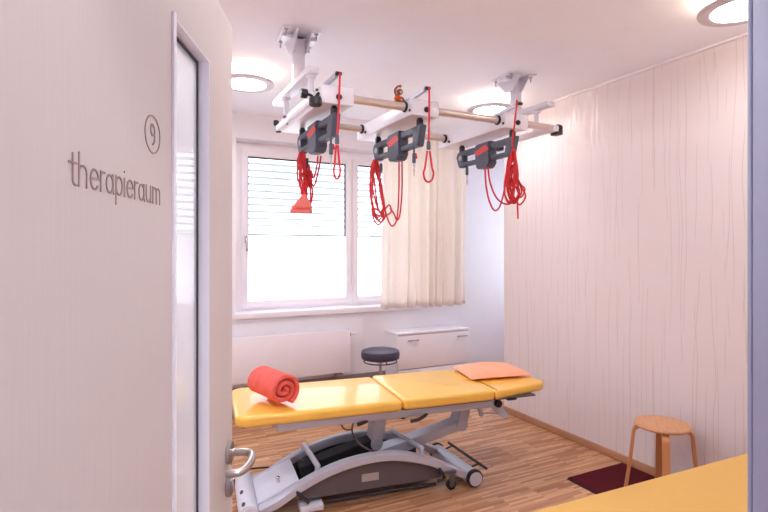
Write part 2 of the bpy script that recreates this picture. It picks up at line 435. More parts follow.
def stroke(mb, pts, w, y=-.0012):
    for i, p in enumerate(pts):
        mb.cyl((p[0],y,p[1]), (p[0],0.0002,p[1]), w/2, n=8)
        if i:
            a = Vector(pts[i-1]); b = Vector(p); d = b-a
            if d.length < 1e-6: continue
            nrm = Vector((-d.y, d.x)).normalized()*w/2
            mb.prism([(a.x+nrm.x,y,a.y+nrm.y),(b.x+nrm.x,y,b.y+nrm.y),(b.x-nrm.x,y,b.y-nrm.y),(a.x-nrm.x,y,a.y-nrm.y)], (0,.0014,0))
word = 'therapieraum'; tot = sum(glyph(c)[1] for c in word)
sx = .2555/tot; szv = .0240; cx = .545-.311; zt0 = 1.6207
tx = MB()
for c in word:
    st, adv = glyph(c)
    for s_ in st: stroke(tx, [(cx+p[0]*sx, zt0+p[1]*szv) for p in s_], .0023)
    cx += adv*sx
tx.build('lettering', 'ink', door, smooth=False)
nn = MB(); c9 = (.770-.311, 1.7237)
for s_ in glyph('9')[0]: stroke(nn, [(c9[0]+(p[0]-.37)*.025, c9[1]+(p[1]-.72)*.0225) for p in s_], .003)
stroke(nn, [(c9[0]+x, c9[1]+z) for x, z in arc(0,0,.0278,.0278,0,360,40)], .0018)
nn.build('room_number', 'ink', door, smooth=False)

# ---------------------------------------------------------------- ceiling lamps
def lamp(x, y, label, dif='lamp'):
    r = tag(empty('ceiling_lamp', (x,y,H)), label, 'lamp', 'round ceiling lamps of the therapy room')
    MB().lathe([(0,0),(.10,0),(.10,-.02),(0,-.02)], n=40).build('ceiling_base', 'white', r)
    MB().lathe([(.150,-.006),(.150,-.075),(.144,-.075),(.144,-.006),(.150,-.006)], n=56).build('glow_band', 'lampside', r)
    MB().lathe([(.135,-.080),(.19,-.078),(.193,-.086),(.19,-.094),(.145,-.098),(.135,-.094),(.135,-.080)], n=56).build('metal_ring', 'ring', r)
    MB().lathe([(.0,-.083),(.143,-.083),(.141,-.094),(.08,-.099),(0,-.101)], n=56).build('diffuser', dif, r)
    return r
lamp(.755,3.68,'round ceiling lamp beside the door edge, in front of the window')
lamp(2.73,3.45,'round ceiling lamp half hidden behind the white sling beams', 'lamp_dim')
lamp(2.69,1.45,'round ceiling lamp nearest the viewer, over the right wall by the door frame', 'lamp_dim')
lamp(.75,1.45,'added round ceiling lamp, out of view above the doorway, over the open door')  # added lamp outside the frame, more light for the room
lamp(-1.0,3.55,'added round ceiling lamp in the far left of the room, unseen behind the open door')  # added lamp hidden by the door, fills back wall and ceiling
lamp(-.60,1.65,'added round ceiling lamp in the near left of the room, unseen behind the open door')  # added hidden lamp, lights the glass strip from behind
cl = tag(empty('corridor_fill_lamp', (.9,-.75,H)), 'added flat square ceiling lamp, unseen in the corridor, lighting the door leaf', 'lamp')  # unseen lamp added to light the door leaf from the corridor
MB().box((-.32,-.32,-.05), (.32,.32,0), .006).build('lamp_housing', 'white', cl)
MB().box((-.29,-.29,-.056), (.29,.29,-.05)).build('diffuser', emit('corridor_fill_diffuser', (.98,.97,1,1), 14), cl)

# ---------------------------------------------------------------- radiator, cabinet, stool
rd = tag(empty('radiator', (1.3,4.70,.34)), 'white flat panel radiator on the wall under the window', 'radiator')
def rel(o, p): return Vector(p)-o.location
x0, x1 = .62-1.3, 1.986-1.3
MB().box((x0,0,0), (x1,.012,.415), .004).build('front_panel', 'white', rd)
MB().box((x0+.01,.075,.01), (x1-.01,.087,.41), .003).build('back_panel', 'white', rd)
MB().box((x0,.0125,0), (x0+.004,.09,.415)).build('side_cover', 'white', rd)
MB().box((x1-.004,.0125,0), (x1,.09,.415)).build('side_cover', 'white', rd)
for q in (.25, 1.1): MB().box((x0+q,.087,.05), (x0+q+.04,.14,.36), .002).build('wall_bracket', 'white', rd)
g = MB()
for k in range(66): xx = x0+.01+k*.0205; g.box((xx,.013,.400), (xx+.006,.074,.412))
g.box((x0+.005,.040,.402), (x1-.005,.044,.41)); g.build('top_grille', 'white', rd)
g = MB(); g.cyl((x1,.045,.37), (x1+.02,.045,.37), .012); g.cyl((x1+.005,.045,.37), (x1+.013,.045,.37), .024)
g.build('valve_collar', 'black', rd)
MB().cyl((x1+.016,.045,.37), (x1+.075,.045,.37), .017, .014, bev=.003).build('thermostat_head', 'white', rd)
g = MB()
for q in (.08,.13): g.cyl((x1-q,.05,-.04), (x1-q,.05,.01), .012); g.cyl((x1-q,.05,-.03), (x1-q,.125,-.03), .009)
g.box((x1-.15,.03,-.045), (x1-.06,.07,-.02), .004); g.build('valve_block', 'steel', rd)

cb = tag(empty('sideboard', (2.885,4.70,0)), 'low white sideboard with two handles in the corner right of the window', 'cabinet')
CW = .445
g = MB(); g.box((-CW,-.125,.06), (-CW+.018,.137,.685)); g.box((CW-.018,-.125,.06), (CW,.137,.685)); g.box((-CW+.018,-.10,.06), (CW-.018,.137,.08)); g.box((-CW+.018,.12,.08), (CW-.018,.13,.685)); g.box((-CW+.018,-.105,.32), (CW-.018,.12,.335))
g.build('body', 'white', cb, smooth=False)
MB().box((-CW-.004,-.148,.685), (CW+.004,.137,.706), .002).build('worktop', 'white', cb)
MB().box((-CW+.03,-.09,0), (CW-.03,.12,.06)).build('plinth', 'greytrim', cb)
d1 = MB().box((-CW+.002,-.143,.335), (CW-.002,-.125,.678), .0015).build('flap_door', 'white', cb)
d2 = MB().box((-CW+.002,-.143,.065), (CW-.002,-.125,.325), .0015).build('flap_door', 'white', cb)
for d_ in (d1,):
    for hx in (-.335,.27):
        g = MB(); g.box((hx,-.168,.620), (hx+.13,-.160,.632), .002); g.box((hx+.01,-.165,.622), (hx+.02,-.142,.63)); g.box((hx+.11,-.165,.622), (hx+.12,-.142,.63)); g.build('handle', 'steel', d_)

st = tag(empty('swivel_stool', (2.135,4.33,0)), 'round dark navy swivel stool behind the treatment bed, before the white sideboard', 'stool')
MB().lathe([(0,.525),(.165,.525),(.178,.533),(.182,.555),(.182,.585),(.175,.603),(.15,.611),(0,.615)], n=48).build('seat', 'navy', st)
g = MB(); g.tube([(.155*math.cos(2*PI*i/40),.155*math.sin(2*PI*i/40),.500) for i in range(40)], .006, 8, closed=True)
for k in range(3):
    a = 2*PI*k/3+.5; g.cyl((.155*math.cos(a),.155*math.sin(a),.500), (.09*math.cos(a),.09*math.sin(a),.527), .005)
g.build('release_ring', 'black', st)
g = MB(); g.cyl((0,0,.485), (0,0,.525), .03); g.cyl((0,0,.3), (0,0,.49), .014); g.cyl((0,0,.1), (0,0,.32), .025); g.build('gas_column', 'chrome', st)
for k in range(5):
    a = 2*PI*k/5+.3; ca, sa = math.cos(a), math.sin(a)
    g = MB(); g.tube([(0.01*ca,.01*sa,.11),(.12*ca,.12*sa,.10),(.24*ca,.24*sa,.075)], .016, 10); lg = g.build('leg', 'chrome', st)
    g = MB(); g.cyl((.24*ca-.02*sa,.24*sa+.02*ca,.026), (.24*ca+.02*sa,.24*sa-.02*ca,.026), .026, bev=.003); g.cyl((.24*ca,.24*sa,.03), (.24*ca,.24*sa,.075), .008); g.build('caster', 'black', lg)

# ---------------------------------------------------------------- curtain
cu = tag(empty('curtain', (2.76,4.56,0)), 'cream curtain gathered over the right side of the window', 'curtain')
g = MB(); n = 240; cols = []
zs = [2.775, 2.74, 2.6, 2.3, 2.0, 1.6, 1.3, 1.05, .962]
for i in range(n+1):
    t = i/n; col = []
    for z in zs:
        f = (2.775-z)/1.8
        x = -.50+.02*(1-f)+t*(1.03)+.010*math.sin(23*t+3*f)
        ph = 2*PI*8.5*t+1.6*math.sin(9*t+1)+.9*math.sin(21*t)+.6*math.sin(3+2*f)
        amp = .020+.020*min(1, f*1.6)
        y = amp*math.sin(ph)+.3*amp*math.sin(2.3*ph+1)
        col.append(g.bm.verts.new((x+.006*math.cos(ph), y, z+(.006*math.sin(ph) if z < 1 else 0))))
    cols.append(col)
for a, b in zip(cols, cols[1:]):
    for j in range(len(zs)-1): g.bm.faces.new((a[j], b[j], b[j+1], a[j+1]))
cm = g.build('curtain_cloth', 'curtain', cu, angle=180)
sm = cm.modifiers.new('thickness', 'SOLIDIFY'); sm.thickness = .0015
MB().box((-.95,-.012,H-.035), (.6,.012,H), .002).build('curtain_rail', 'white', cu)
g = MB()
for k in range(16):
    xx = -.48+k*.0655; MB().box((xx-.004,-.004,2.772), (xx+.004,.004,H-.03)).build('glider', 'white', cu)

# ---------------------------------------------------------------- ceiling suspension frame
fr_ = tag(empty('suspension_frame', (1.72,2.93,H)), 'white ceiling frame of rails and two long cross tubes above the bed', 'ceiling frame')
FO = fr_.location
def F(x, y, z): return (x-FO.x, y-FO.y, z-FO.z)
XA, XB = .905, 2.535
for X in (XA, XB):
    g = MB(); 
    g.prism([F(X-.12,2.83,H-.012),F(X-.075,2.80,H-.012),F(X-.055,3.02,H-.012),F(X-.10,3.06,H-.012)], (0,0,.012))
    g.prism([F(X+.055,2.83,H-.012),F(X+.10,2.80,H-.012),F(X+.12,3.05,H-.012),F(X+.075,3.06,H-.012)], (0,0,.012))
    g.box(F(X-.10,2.90,H-.03), F(X+.10,2.97,H-.010), .002)
    g.prism([F(X-.045,2.80,H-.012),F(X-.045,3.06,H-.012),F(X-.045,2.97,H-.11),F(X-.045,2.89,H-.11)], (.008,0,0))
    g.prism([F(X+.037,2.80,H-.012),F(X+.037,3.06,H-.012),F(X+.037,2.97,H-.11),F(X+.037,2.89,H-.11)], (.008,0,0))
    cp = g.build('ceiling_bracket', 'greybeam', fr_, smooth=False)
    for bx, by in ((-.10,2.84),(-.08,3.035),(.08,2.84),(.10,3.035)):
        g = MB(); g.cyl(F(X+bx,by,H-.012), F(X+bx,by,H-.022), .012, n=6); g.cyl(F(X+bx,by,H-.02), F(X+bx,by,H-.05), .005, n=8)
        g.build('bolt', 'steel', cp)
    px_ = X+(.02 if X > 2 else 0)
    g = MB(); g.box(F(px_-.030,2.90,2.54), F(px_+.030,2.96,H-.012), .003); g.build('post', 'greybeam', fr_)
    g = MB(); g.box(F(X-.033,2.65 if X < 2 else 2.56,2.512), F(X+.033,3.40,2.548), .005); g.build('upper_rail', 'pvc', fr_)
    for y in (2.70,3.19):
        g = MB(); g.cyl(F(X,y,2.36), F(X,y,2.515), .017); g.cyl(F(X,y,2.495), F(X,y,2.511), .028, n=24); g.cyl(F(X,y,2.372), F(X,y,2.385), .026, n=24); g.build('connecting_rod', 'pvc', fr_)
    g = MB(); g.box(F(X-.025,2.515,2.338), F(X+.025,3.36,2.374), .004); g.build('lower_rail', 'pvc', fr_)
for y in (2.575,3.18):
    x1 = 2.60 if y < 3 else 2.60
    g = MB(); g.cyl(F(.94,y,2.372), F(2.51,y,2.372), .0225, n=28) if False else g.cyl(F(XA+.0255,y,2.372), F(x1,y,2.372), .0225, n=28)
    g.build('cross_tube', 'tube', fr_)
    g = MB(); g.cyl(F(x1,y,2.372), F(x1+.03,y,2.372), .030, n=24, bev=.004); g.box(F(x1-.03,y-.035,2.325), F(x1+.025,y+.03,2.36), .006); g.build('end_cap', 'black', fr_)
# knobs on the left rail
g = MB(); g.cyl(F(.862,2.50,2.288), F(.862,2.50,2.330), .033, n=28, bev=.005); g.cyl(F(.862,2.50,2.33), F(.885,2.52,2.36), .009); g.build('clamp_knob', 'black', fr_)
g = MB(); g.cyl(F(.815,2.60,2.375), F(.850,2.60,2.375), .025, n=24, bev=.004); g.cyl(F(.85,2.60,2.375), F(.885,2.60,2.365), .008); g.build('clamp_knob', 'black', fr_)
g = MB(); g.cyl(F(.885,3.36,2.375), F(.885,3.36,2.410), .018, n=24, bev=.004); g.tube([F(.885,3.36,2.38),F(.885,3.36,2.345),F(.89,3.36,2.335),F(.91,3.34,2.335)], .007, 8); g.build('clamp_knob', 'black', fr_)

def trolley(x, label):
    t = tag(empty('sliding_beam', (x,2.90,2.37)), label, 'beam', 'white sliding beams across the ceiling tubes')
    w = .088
    g = MB(); g.box((-w,-.375,-.054), (w,.375,.032), .004); g.build('beam_body', 'pvc', t)
    g = MB(); g.box((-w-.003,-.40,-.058), (w+.003,-.375,.036), .004); g.build('front_block', 'pvc', t)
    g = MB()
    for y in (-.325,.28):
        for s_ in (-1,1): g.cyl((s_*w,y,.002), (s_*(w+.014),y,.002), .0305, n=28, bev=.003)
        g.cyl((-w-.008,y-.055,-.03), (-w,y-.055,-.03), .008, n=12)
    g.build('tube_bushing', 'black', t)
    g = MB(); g.box((-.065,-.17,.032), (-.030,-.12,.05)); P = [(-.048,-.14,.045), (-.030,-.30,.068), (-.018,-.425,.084)]
    g.tube(P, .01, section=[(-.010,-.010),(.010,-.010),(.010,.010),(-.010,.010)]); am = g.build('rope_arm', 'bedmetal', t)
    g = MB(); g.cyl((-.028,-.440,.088), (.004,-.440,.088), .010, n=18, bev=.002); g.build('rope_pulley', 'black', am)
    g = MB(); g.lathe([(0,0),(.016,0),(.016,.008),(.008,.018),(0,.018)], mtx=Matrix.Translation((.005,-.400,-.020)) @ Matrix.Rotation(R(90),4,'X'), n=24); g.build('locking_knob', 'black', t)
    return t
T1 = trolley(.985,'white sliding beam at the window end of the frame, leftmost of three')
T2 = trolley(1.52,'white sliding beam in the middle of the three, with a toy sitting on it')
T3 = trolley(2.19,'white sliding beam nearest the wallpapered wall, rightmost of three')

# dark rope units under each beam
ru = tag(empty('rope_unit', (.985,2.83,2.21)), 'dark grey rope unit with red label above the salmon sling pad, leftmost of three', 'rope unit', 'dark rope units under the sliding beams')
t = .022
g = MB()
for (y0,za,y1,zb2,h) in ((-.29,.024,.29,.024,.036),(-.28,-.056,.29,-.052,.028)):
    g.prism([(-t,y0,za),(-t,y1,zb2),(-t,y1,zb2+h),(-t,y0,za+h)], (2*t,0,0), .004)
g.prism([(-t,-.32,.062),(-t,-.24,.062),(-t,-.215,-.055),(-t,-.285,-.060)], (2*t,0,0), .005)
g.prism([(-t,.235,.060),(-t,.305,.055),(-t,.322,.02),(-t,.29,-.058),(-t,.225,-.058)], (2*t,0,0), .006)
g.build('unit_frame', 'dark', ru)
g = MB(); c_ = .034
g.prism([(-c_,-.082,.074),(-c_,.072,.070),(-c_,.080,.05),(-c_,.076,-.04),(-c_,.062,-.098),(-c_,-.055,-.105),(-c_,-.082,-.075)], (2*c_,0,0), .007)
hs_ = g.build('centre_housing', 'dark', ru)
g = MB(); g.prism([(-c_-.001,-.045,.052),(-c_-.001,-.080,.018),(-c_-.001,.045,-.012),(-c_-.001,.082,.022)], (.002,0,0)); g.build('red_label', 'red_label', hs_)
g = MB(); g.cyl((-t-.0015,.268,.01), (-t,.268,.01), .018, n=24); g.build('round_badge', 'sticker', ru)
for y in (-.275,.275):
    g = MB(); g.box((-.017,y-.014,.052), (.017,y+.014,.098), .004); g.box((-.012,y-.010,.09), (.012,y+.010,.1125), .002); g.build('hanger', 'black', ru)
ru2 = copy_tree(ru); ru2.location = (1.52,2.84,2.21); ru2['label'] = 'dark grey rope unit with red label in front of the cream curtain, middle of three'
ru3 = copy_tree(ru); ru3.location = (2.20,2.83,2.21); ru3['label'] = 'dark grey rope unit with red label nearest the wallpapered wall, rightmost of three'

# ropes --------------------------------------------------------------
RR = .0056
def rp(mb, pts, r=RR, closed=False, n=6): mb.tube(catmull(pts, n, closed), r, 7, closed)
def Q(lst, Y, jit=0): return [W(px, py, Y+(random.uniform(-jit, jit))) for px, py in lst]
def sling_end(name, pl, yy, cx, top, crimp, bot, half, label):
    """red rope from a pulley, black crimp, open loop below"""
    ro = tag(empty(name, pl), label, 'rope', 'red loop ropes at the near beam ends')
    L0 = Vector(pl)
    a = W(cx, crimp, yy)-L0
    g = MB(); rp(g, [(0,0,0), (a*.5)+Vector((.002,0,0)), a])
    b = W(cx, bot, yy)-L0; c1 = W(cx-half, bot-9, yy)-L0; c2 = W(cx+half, bot-9, yy)-L0; u1 = W(cx-half*.7, (crimp+bot)/2+4, yy)-L0; u2 = W(cx+half*.7, (crimp+bot)/2+4, yy)-L0
    d1_ = W(cx-half*.7, bot-2.5, yy)-L0; d2_ = W(cx+half*.7, bot-2.5, yy)-L0; m1_ = W(cx-half*.25, crimp+6, yy)-L0; m2_ = W(cx+half*.25, crimp+6, yy)-L0
    rp(g, [m1_, u1, c1, d1_, b, d2_, c2, u2, m2_]); g.build('rope', 'red_rope', ro)
    g = MB(); g.cyl(a+Vector((0,0,.022)), a+Vector((0,0,-.026)), .0095, .012, n=14, bev=.003); g.build('crimp', 'dark', ro)
    return ro
sling_end('loop_rope', (.975,2.445,2.458), 2.445, 337, 74, 139, 179, 3.2, 'red rope with an open loop hanging from the leftmost beam arm')
sling_end('loop_rope', (1.510,2.445,2.458), 2.445, 428.5, 88, 145, 182, 5, 'red rope with an open loop hanging against the cream curtain')

def carabiner(mb, p):
    p = Vector(p); mb.tube([p+Vector((0,.007*math.cos(a),-.018+.018*math.sin(a))) for a in [2*PI*i/16 for i in range(16)]], .0022, 6, closed=True)
def hook_rope(root, p, col='dark'):
    """black crimp with carabiner"""
    g = MB(); g.cyl(p+Vector((0,0,.03)), p+Vector((0,0,-.03)), .010, .011, n=12, bev=.003); g.build('crimp', 'dark', root)
    g = MB(); g.cyl(p+Vector((0,0,-.03)), p+Vector((0,0,-.045)), .005); carabiner(g, p+Vector((0,0,-.042))); carabiner(g, p+Vector((0,0,-.066))); g.build('carabiner', 'chrome', root)

def bundle(loc, label, strands, hooks, tubeR=RR):
    r = tag(empty('rope_bundle', loc), label, 'rope', 'red rope bundles of the sling units'); L0 = Vector(loc)
    g = MB()
    for pts, closed in strands: rp(g, [Vector(p)-L0 for p in pts], tubeR, closed)
    g.build('rope', 'red_rope', r)
    for h in hooks: hook_rope(r, Vector(h)-L0)
    return r
# left
Y = 3.06; S = []
def loops(n, xs_top, y_top, xs_bot, y_bot, Y, spread=.03, wid=(2,6)):
    out = []
    for k in range(n):
        xt = random.uniform(*xs_top); xb = random.uniform(*xs_bot); yb = random.uniform(*y_bot); w_ = random.uniform(*wid)
        xm = (xt+xb)/2; ym = (y_top+yb)/2; Yk = Y+random.uniform(-spread, spread)
        ww = random.uniform(-1.5, 1.5)
        pts = [(xt,y_top),(xt-w_*.5+ww,y_top+10),(xm-w_+ww,ym),(xb-w_*.9,yb-9),(xb,yb),(xb+w_*.9,yb-8),(xm+w_*.8+ww,ym+3),(xt+w_*.45,y_top+12)]
        out.append(([W(px, py, Yk+.012*math.sin(i*1.7+k)) for i, (px, py) in enumerate(pts)], True))
    return out
S += loops(7, (300,306), 152, (301,311), (184,202), Y, .03, (2,5))
S += loops(2, (306,309), 168, (307,310), (205,212), Y, .02, (2,4))
S.append((Q([(321,156),(319,168),(315,184),(312,184),(310,172),(309,164)], 3.02), False))
S.append((Q([(318,156),(316.5,168),(313.5,178),(311,170)], 3.0), False))
bundle(tuple(W(305,152,Y)), 'thick red rope bundle ending at the salmon sling pad, before the blind', S, [W(307,163,3.05)])
# middle
S = loops(6, (374,379), 160, (374,383), (212,227), 3.10, .03, (3,6))
S.append((Q([(399,160),(399,185),(398,210),(396,222),(392,226),(388,220),(384,205),(380,180),(378,168)], 3.02), False))
S.append((Q([(402,160),(402,190),(400,214),(397,220),(394,214),(390,208)], 3.0), False))
S.append((Q([(376,214),(384,216),(391,212),(389,205),(382,212),(374,208)], 3.06), True))
bundle(tuple(W(376,160,3.10)), 'tangled red rope bundle hanging at the left edge of the curtain', S, [W(381,168,3.06)])
# right
S = loops(7, (512,517), 149, (509,518), (184,204), 2.56, .035, (3,6.5))
S += loops(5, (511,515), 165, (513,521), (193,205), 2.56, .03, (4,7))
S.append((Q([(485,167),(486,185),(489,200),(494,210),(499,208),(503,196),(506,180),(510,160),(513,151)], 2.62), False))
S.append((Q([(488,167),(490,182),(496,197),(505,204),(513,202),(520,194)], 2.60), False))
S.append((Q([(517,100),(514.5,125),(512.5,142),(514,152)], 2.445), False))
S.append((Q([(517,196),(517.5,206),(518,219)], 2.55), False))
bundle(tuple(W(514,150,2.56)), 'large knotted red rope bundle hanging before the wallpapered wall', S, [])
# short black ends with carabiners at the units
for (px, py, Y, lab) in ((331,149,2.56,'short black rope end with carabiner beside the leftmost loop rope'), (414,158,2.58,'short black rope end with carabiner hanging before the curtain'), (467,171,3.05,'short black rope end with carabiner at the window side of the rightmost unit')):
    p = W(px, py, Y); r = tag(empty('hook_cord', p), lab, 'cord', 'short hook cords of the rope units')
    hook_rope(r, Vector((0,0,0)))
    g = MB(); rp(g, [(0,0,.03),(0.0,0,.05),(0,0,.066)], .006); g.build('cord', 'dark', r)
    if px != 467:
        g = MB(); rp(g, [(0,0,.03),(.012,0,.012),(.018,0,.0),(.012,0,.028)], .005); g.build('rope_knot', 'red_rope', r)
# salmon sling pad: a folded neoprene strap
Yp = 3.06
pd = tag(empty('sling_pad', W(302,190,Yp)), 'salmon triangular sling pad hanging from the left rope bundle', 'sling pad'); L0 = pd.location.copy()
g = MB()
A = [W(x, y, Yp)-L0 for x, y in ((303,193),(306.5,198),(312,213.5),(289,213),(290,208.5))]
g.prism([p+Vector((0,-.03,0)) for p in A], (0,.022,0), .006)
A = [W(x, y, Yp)-L0 for x, y in ((303,194),(309,205),(308,209),(291,208),(291,206))]
g.prism([p+Vector((0,-.052,0)) for p in A], (0,.018,0), .006)
g.build('pad', 'pad_pink', pd)
g = MB(); carabiner(g, W(309.5,205,Yp-.03)-L0); carabiner(g, W(311.5,206,Yp-.03)-L0); g.build('ring', 'chrome', pd)

# little plush monkey on the middle beam
ty = tag(empty('plush_toy', (1.447,2.70,2.424)), 'small brown plush toy in an orange shirt with one raised arm, on the middle beam', 'toy')
def blob(mb, c, r, sc=(1,1,1)):
    t_ = bmesh.new(); bmesh.ops.create_icosphere(t_, subdivisions=3, radius=r); mb.merge(t_, Matrix.Translation(c) @ Matrix.Diagonal((*sc,1)))
g = MB(); blob(g, (0,0,.030), .022, (.9,.8,1.25)); g.tube(catmull([(-.012,-.006,.045),(-.026,-.012,.070),(-.012,-.012,.095),(.004,-.012,.104)],5), .0062, 8)
blob(g, (.010,-.012,.104), .009)
g.tube(catmull([(.014,-.004,.042),(.028,-.010,.034),(.032,-.014,.02)],5), .006, 8); blob(g,(.032,-.014,.019),.008)
for s_ in (-1,1):
    g.tube(catmull([(s_*.010,0,.012),(s_*.018,-.022,.010),(s_*.020,-.04,.006)],5), .007, 8); blob(g, (s_*.020,-.042,.009), .0085, (1,.8,1.2))
blob(g, (.012,-.004,.072), .019)
for s_ in (-1,1): blob(g, (.012+s_*.019,-.002,.074), .007, (.6,.5,1))
g.tube(catmull([(-.008,.012,.014),(-.024,.01,.012),(-.034,.0,.004)],5), .004, 6)
g.build('plush_body', 'fur', ty)
g = MB(); blob(g, (0,0,.031), .0235, (.95,.85,1.0)); g.build('shirt', 'orange', ty)
g = MB(); blob(g, (.012,-.016,.070), .0115, (1,.7,1)); g.build('face', 'skin', ty)
g = MB(); blob(g, (.008,-.024,.075), .0018); blob(g, (.016,-.024,.075), .0018); g.build('eyes', 'black', ty)

# ---------------------------------------------------------------- treatment bed
U = Vector((.9938,-.111,0)); Nn = Vector((.111,.9938,0))
uc, nc = 1.2, 3.2
bed = tag(empty('treatment_bed', U*uc+Nn*nc, R(-7.3)), 'yellow three-section treatment bed on a silver arched wheeled base', 'treatment bed')
def L(u, n, z): return Vector((u-uc, n-nc, z))
ZT = .618
def cushion(name, outline, z0, z1, m, parent, r=.026, dome=.004):
    """soft pad from a plan outline"""
    t_ = bmesh.new(); vs = [t_.verts.new((p[0],p[1],z0)) for p in outline]; f = t_.faces.new(vs)
    e = bmesh.ops.extrude_face_region(t_, geom=[f]); 
    for v in [x for x in e['geom'] if isinstance(x, bmesh.types.BMVert)]: v.co.z = z1
    bmesh.ops.recalc_face_normals(t_, faces=t_.faces)
    bmesh.ops.bevel(t_, geom=[e2 for e2 in t_.edges if abs(e2.verts[0].co.z-e2.verts[1].co.z) < 1e-5], offset=r, segments=5, affect='EDGES', profile=.6)
    mb = MB(); mb.merge(t_); return mb.build(name, m, parent, angle=50)
def roundrect(u0, n0, u1, n1, rs, k=8):
    out = []
    for (cx, cy, a0), r in zip(((u1,n1,0),(u0,n1,90),(u0,n0,180),(u1,n0,270)), rs):
        sx_ = -1 if a0 in (0,270) else 1; sy_ = -1 if a0 in (0,90) else 1
        c = (cx+sx_*r, cy+sy_*r)
        for i in range(k+1):
            a = R(a0+90*i/k); out.append((c[0]+r*math.cos(a), c[1]+r*math.sin(a)))
    return [(p[0]-uc, p[1]-nc) for p in out]
n0, n1 = 2.925, 3.585
cushion('foot_cushion', roundrect(.215,n0,1.212,n1,(.025,.08,.08,.025)), ZT-.065, ZT, 'yellow', bed)
cushion('middle_cushion', roundrect(1.218,n0,1.866,n1,(.025,)*4), ZT-.062, ZT+.006, 'yellow', bed)
# head cushion: rounded, narrowing at the end
hd_out = [(x, y*(1-.30*max(0, min(1, (x+uc-1.874)/.46)))) for x, y in [(p[0], p[1]-(n0+n1)/2+nc) for p in roundrect(1.874,n0+.005,2.355,n1-.005,(.09,.02,.02,.09))]]
hd = cushion('head_cushion', [(x, y+(n0+n1)/2-nc) for x, y in hd_out], ZT-.064, ZT-.002, 'yellow', bed)
g = MB()
g.box(L(.45,n0+.045,.498), L(1.87,n0+.10,.548), .006); g.box(L(.45,n1-.115,.512), L(1.87,n1-.07,.548), .006)
g.box(L(.42,n0+.065,.520), L(.50,n1-.065,.549), .006)
for u in (.8,1.25,1.85): g.box(L(u,n0+.11,.518), L(u+.03,n1-.11,.545), .004)
g.build('under_frame', 'bedmetal', bed)
g = MB()
for a,b in ((.25,1.19),(1.24,1.85),(1.89,2.20)): g.box(L(a,n0+.03,.548), L(b,n1-.03,.557))
g.build('support_board', 'panel', bed)
# head section bracket
for n_ in (n0+.09, n1-.13):
    g = MB(); g.prism([L(1.84,n_,.535),L(1.93,n_,.535),L(2.035,n_,.408),L(1.985,n_,.398),L(1.90,n_,.47)], (0,.022,0), .004); g.build('head_bracket', 'bedmetal', bed)
g = MB(); g.cyl(L(1.935,n0+.065,.508), L(1.935,n0+.10,.508), .026, n=24, bev=.003); g.build('head_knob', 'black', bed)
g = MB(); g.cyl(L(1.83,n0+.12,.44), L(2.00,n0+.12,.425), .006); g.cyl(L(1.80,n0+.13,.54), L(1.84,n0+.13,.42), .017); g.build('gas_strut', 'bedmetal', bed)
g = MB(); g.box(L(1.98,n0+.03,.535), L(2.05,n0+.06,.556), .003); g.build('latch', 'black', bed)
# lift arms
def flatarm(p, q, w_, n_, wd, m='bedmetal'):
    g = MB(); p, q = Vector(p), Vector(q); d = (q-p).normalized(); nrm = Vector((-d.z,0,d.x))*w_/2
    g.prism([p+nrm,q+nrm,q-nrm,p-nrm], (0,wd,0), .006); return g
for (ka, ta, ba) in (((1.115,.285),(1.16,.53),(.62,.16)), ((1.74,.335),(1.79,.53),(1.10,.19))):
    for nn_ in (3.15,):
        g = flatarm(L(ba[0],nn_,ba[1]), L(ka[0],nn_,ka[1]), .066, 0, .12); 
        g.build('lift_arm', 'recess' if ka[0] < 1.2 else 'bedmetal', bed)  # first arm coloured near-black to sink into the recess shade
        g = flatarm(L(ka[0],nn_-.002,ka[1]), L(ta[0],nn_-.002,ta[1]), .078, 0, .124)
        g.cyl(L(ka[0],nn_-.008,ka[1]), L(ka[0],nn_+.128,ka[1]), .042, n=28, bev=.004)
        g.build('lift_strut', 'bedmetal', bed)
g = MB(); g.cyl(L(.75,3.34,.16), L(1.1,3.34,.19), .025); g.build('lift_motor', 'black', bed)
# arched side rails
arcp = [(.33,.060),(.40,.085),(.465,.110),(.57,.168),(.70,.223),(.81,.257),(.92,.277),(1.05,.287),(1.18,.279),(1.30,.252),(1.42,.213),(1.53,.160),(1.62,.115),(1.72,.078)]
for n_, nm in ((3.0,'front'), (3.40,'back')):
    g = MB(); pts = catmull([L(u, n_, z-.022) for u, z in arcp], 4)
    g.tube(pts, .02, section=[(-.024,-.028),(-.018,-.034),(.018,-.034),(.026,-.024),(.026,.024),(.018,.034),(-.018,.034),(-.024,.028)], up=(0,0,1))
    g.build('arch_rail', 'bedmetal', bed)
# dark side panel under the arch
for n_ in (2.992, 3.402):
    pts = [L(u, n_, z-.045) for u, z in catmull2] if False else [L(p[0], n_, p[1]-.04) for p in [(.60,.17),(.70,.212),(.81,.247),(.92,.267),(1.05,.277),(1.18,.269),(1.30,.242),(1.42,.203),(1.50,.165)]]
    g = MB(); g.prism(pts+[L(1.50,n_,.075),L(.60,n_,.075)], (0,.006,0)); sp_ = g.build('side_panel', 'panel', bed, smooth=False)
    if n_ < 3.1:
        g = MB(); g.box(L(.965,n_-.001,.125), L(1.075,n_,.172)); g.build('type_plate', 'sticker', sp_)
g = MB(); g.box(L(.62,3.035,.06), L(1.50,3.365,.10), .01); g.box(L(.72,3.06,.10), L(1.42,3.34,.14), .02); g.build('base_tray', 'recess', bed)
g = MB(); g.cyl(L(.74,2.965,.055), L(1.45,2.965,.055), .010, n=14); g.build('foot_bar', 'black', bed)
g = MB(); g.tube([L(.56,2.975,.14),L(.60,2.96,.10),L(.63,2.955,.07)], .012, 8); g.build('foot_lever', 'black', bed)
g = MB(); g.box(L(.58,2.955,.012), L(.72,3.05,.05), .006); g.build('tread_plate', 'bedlight', bed)
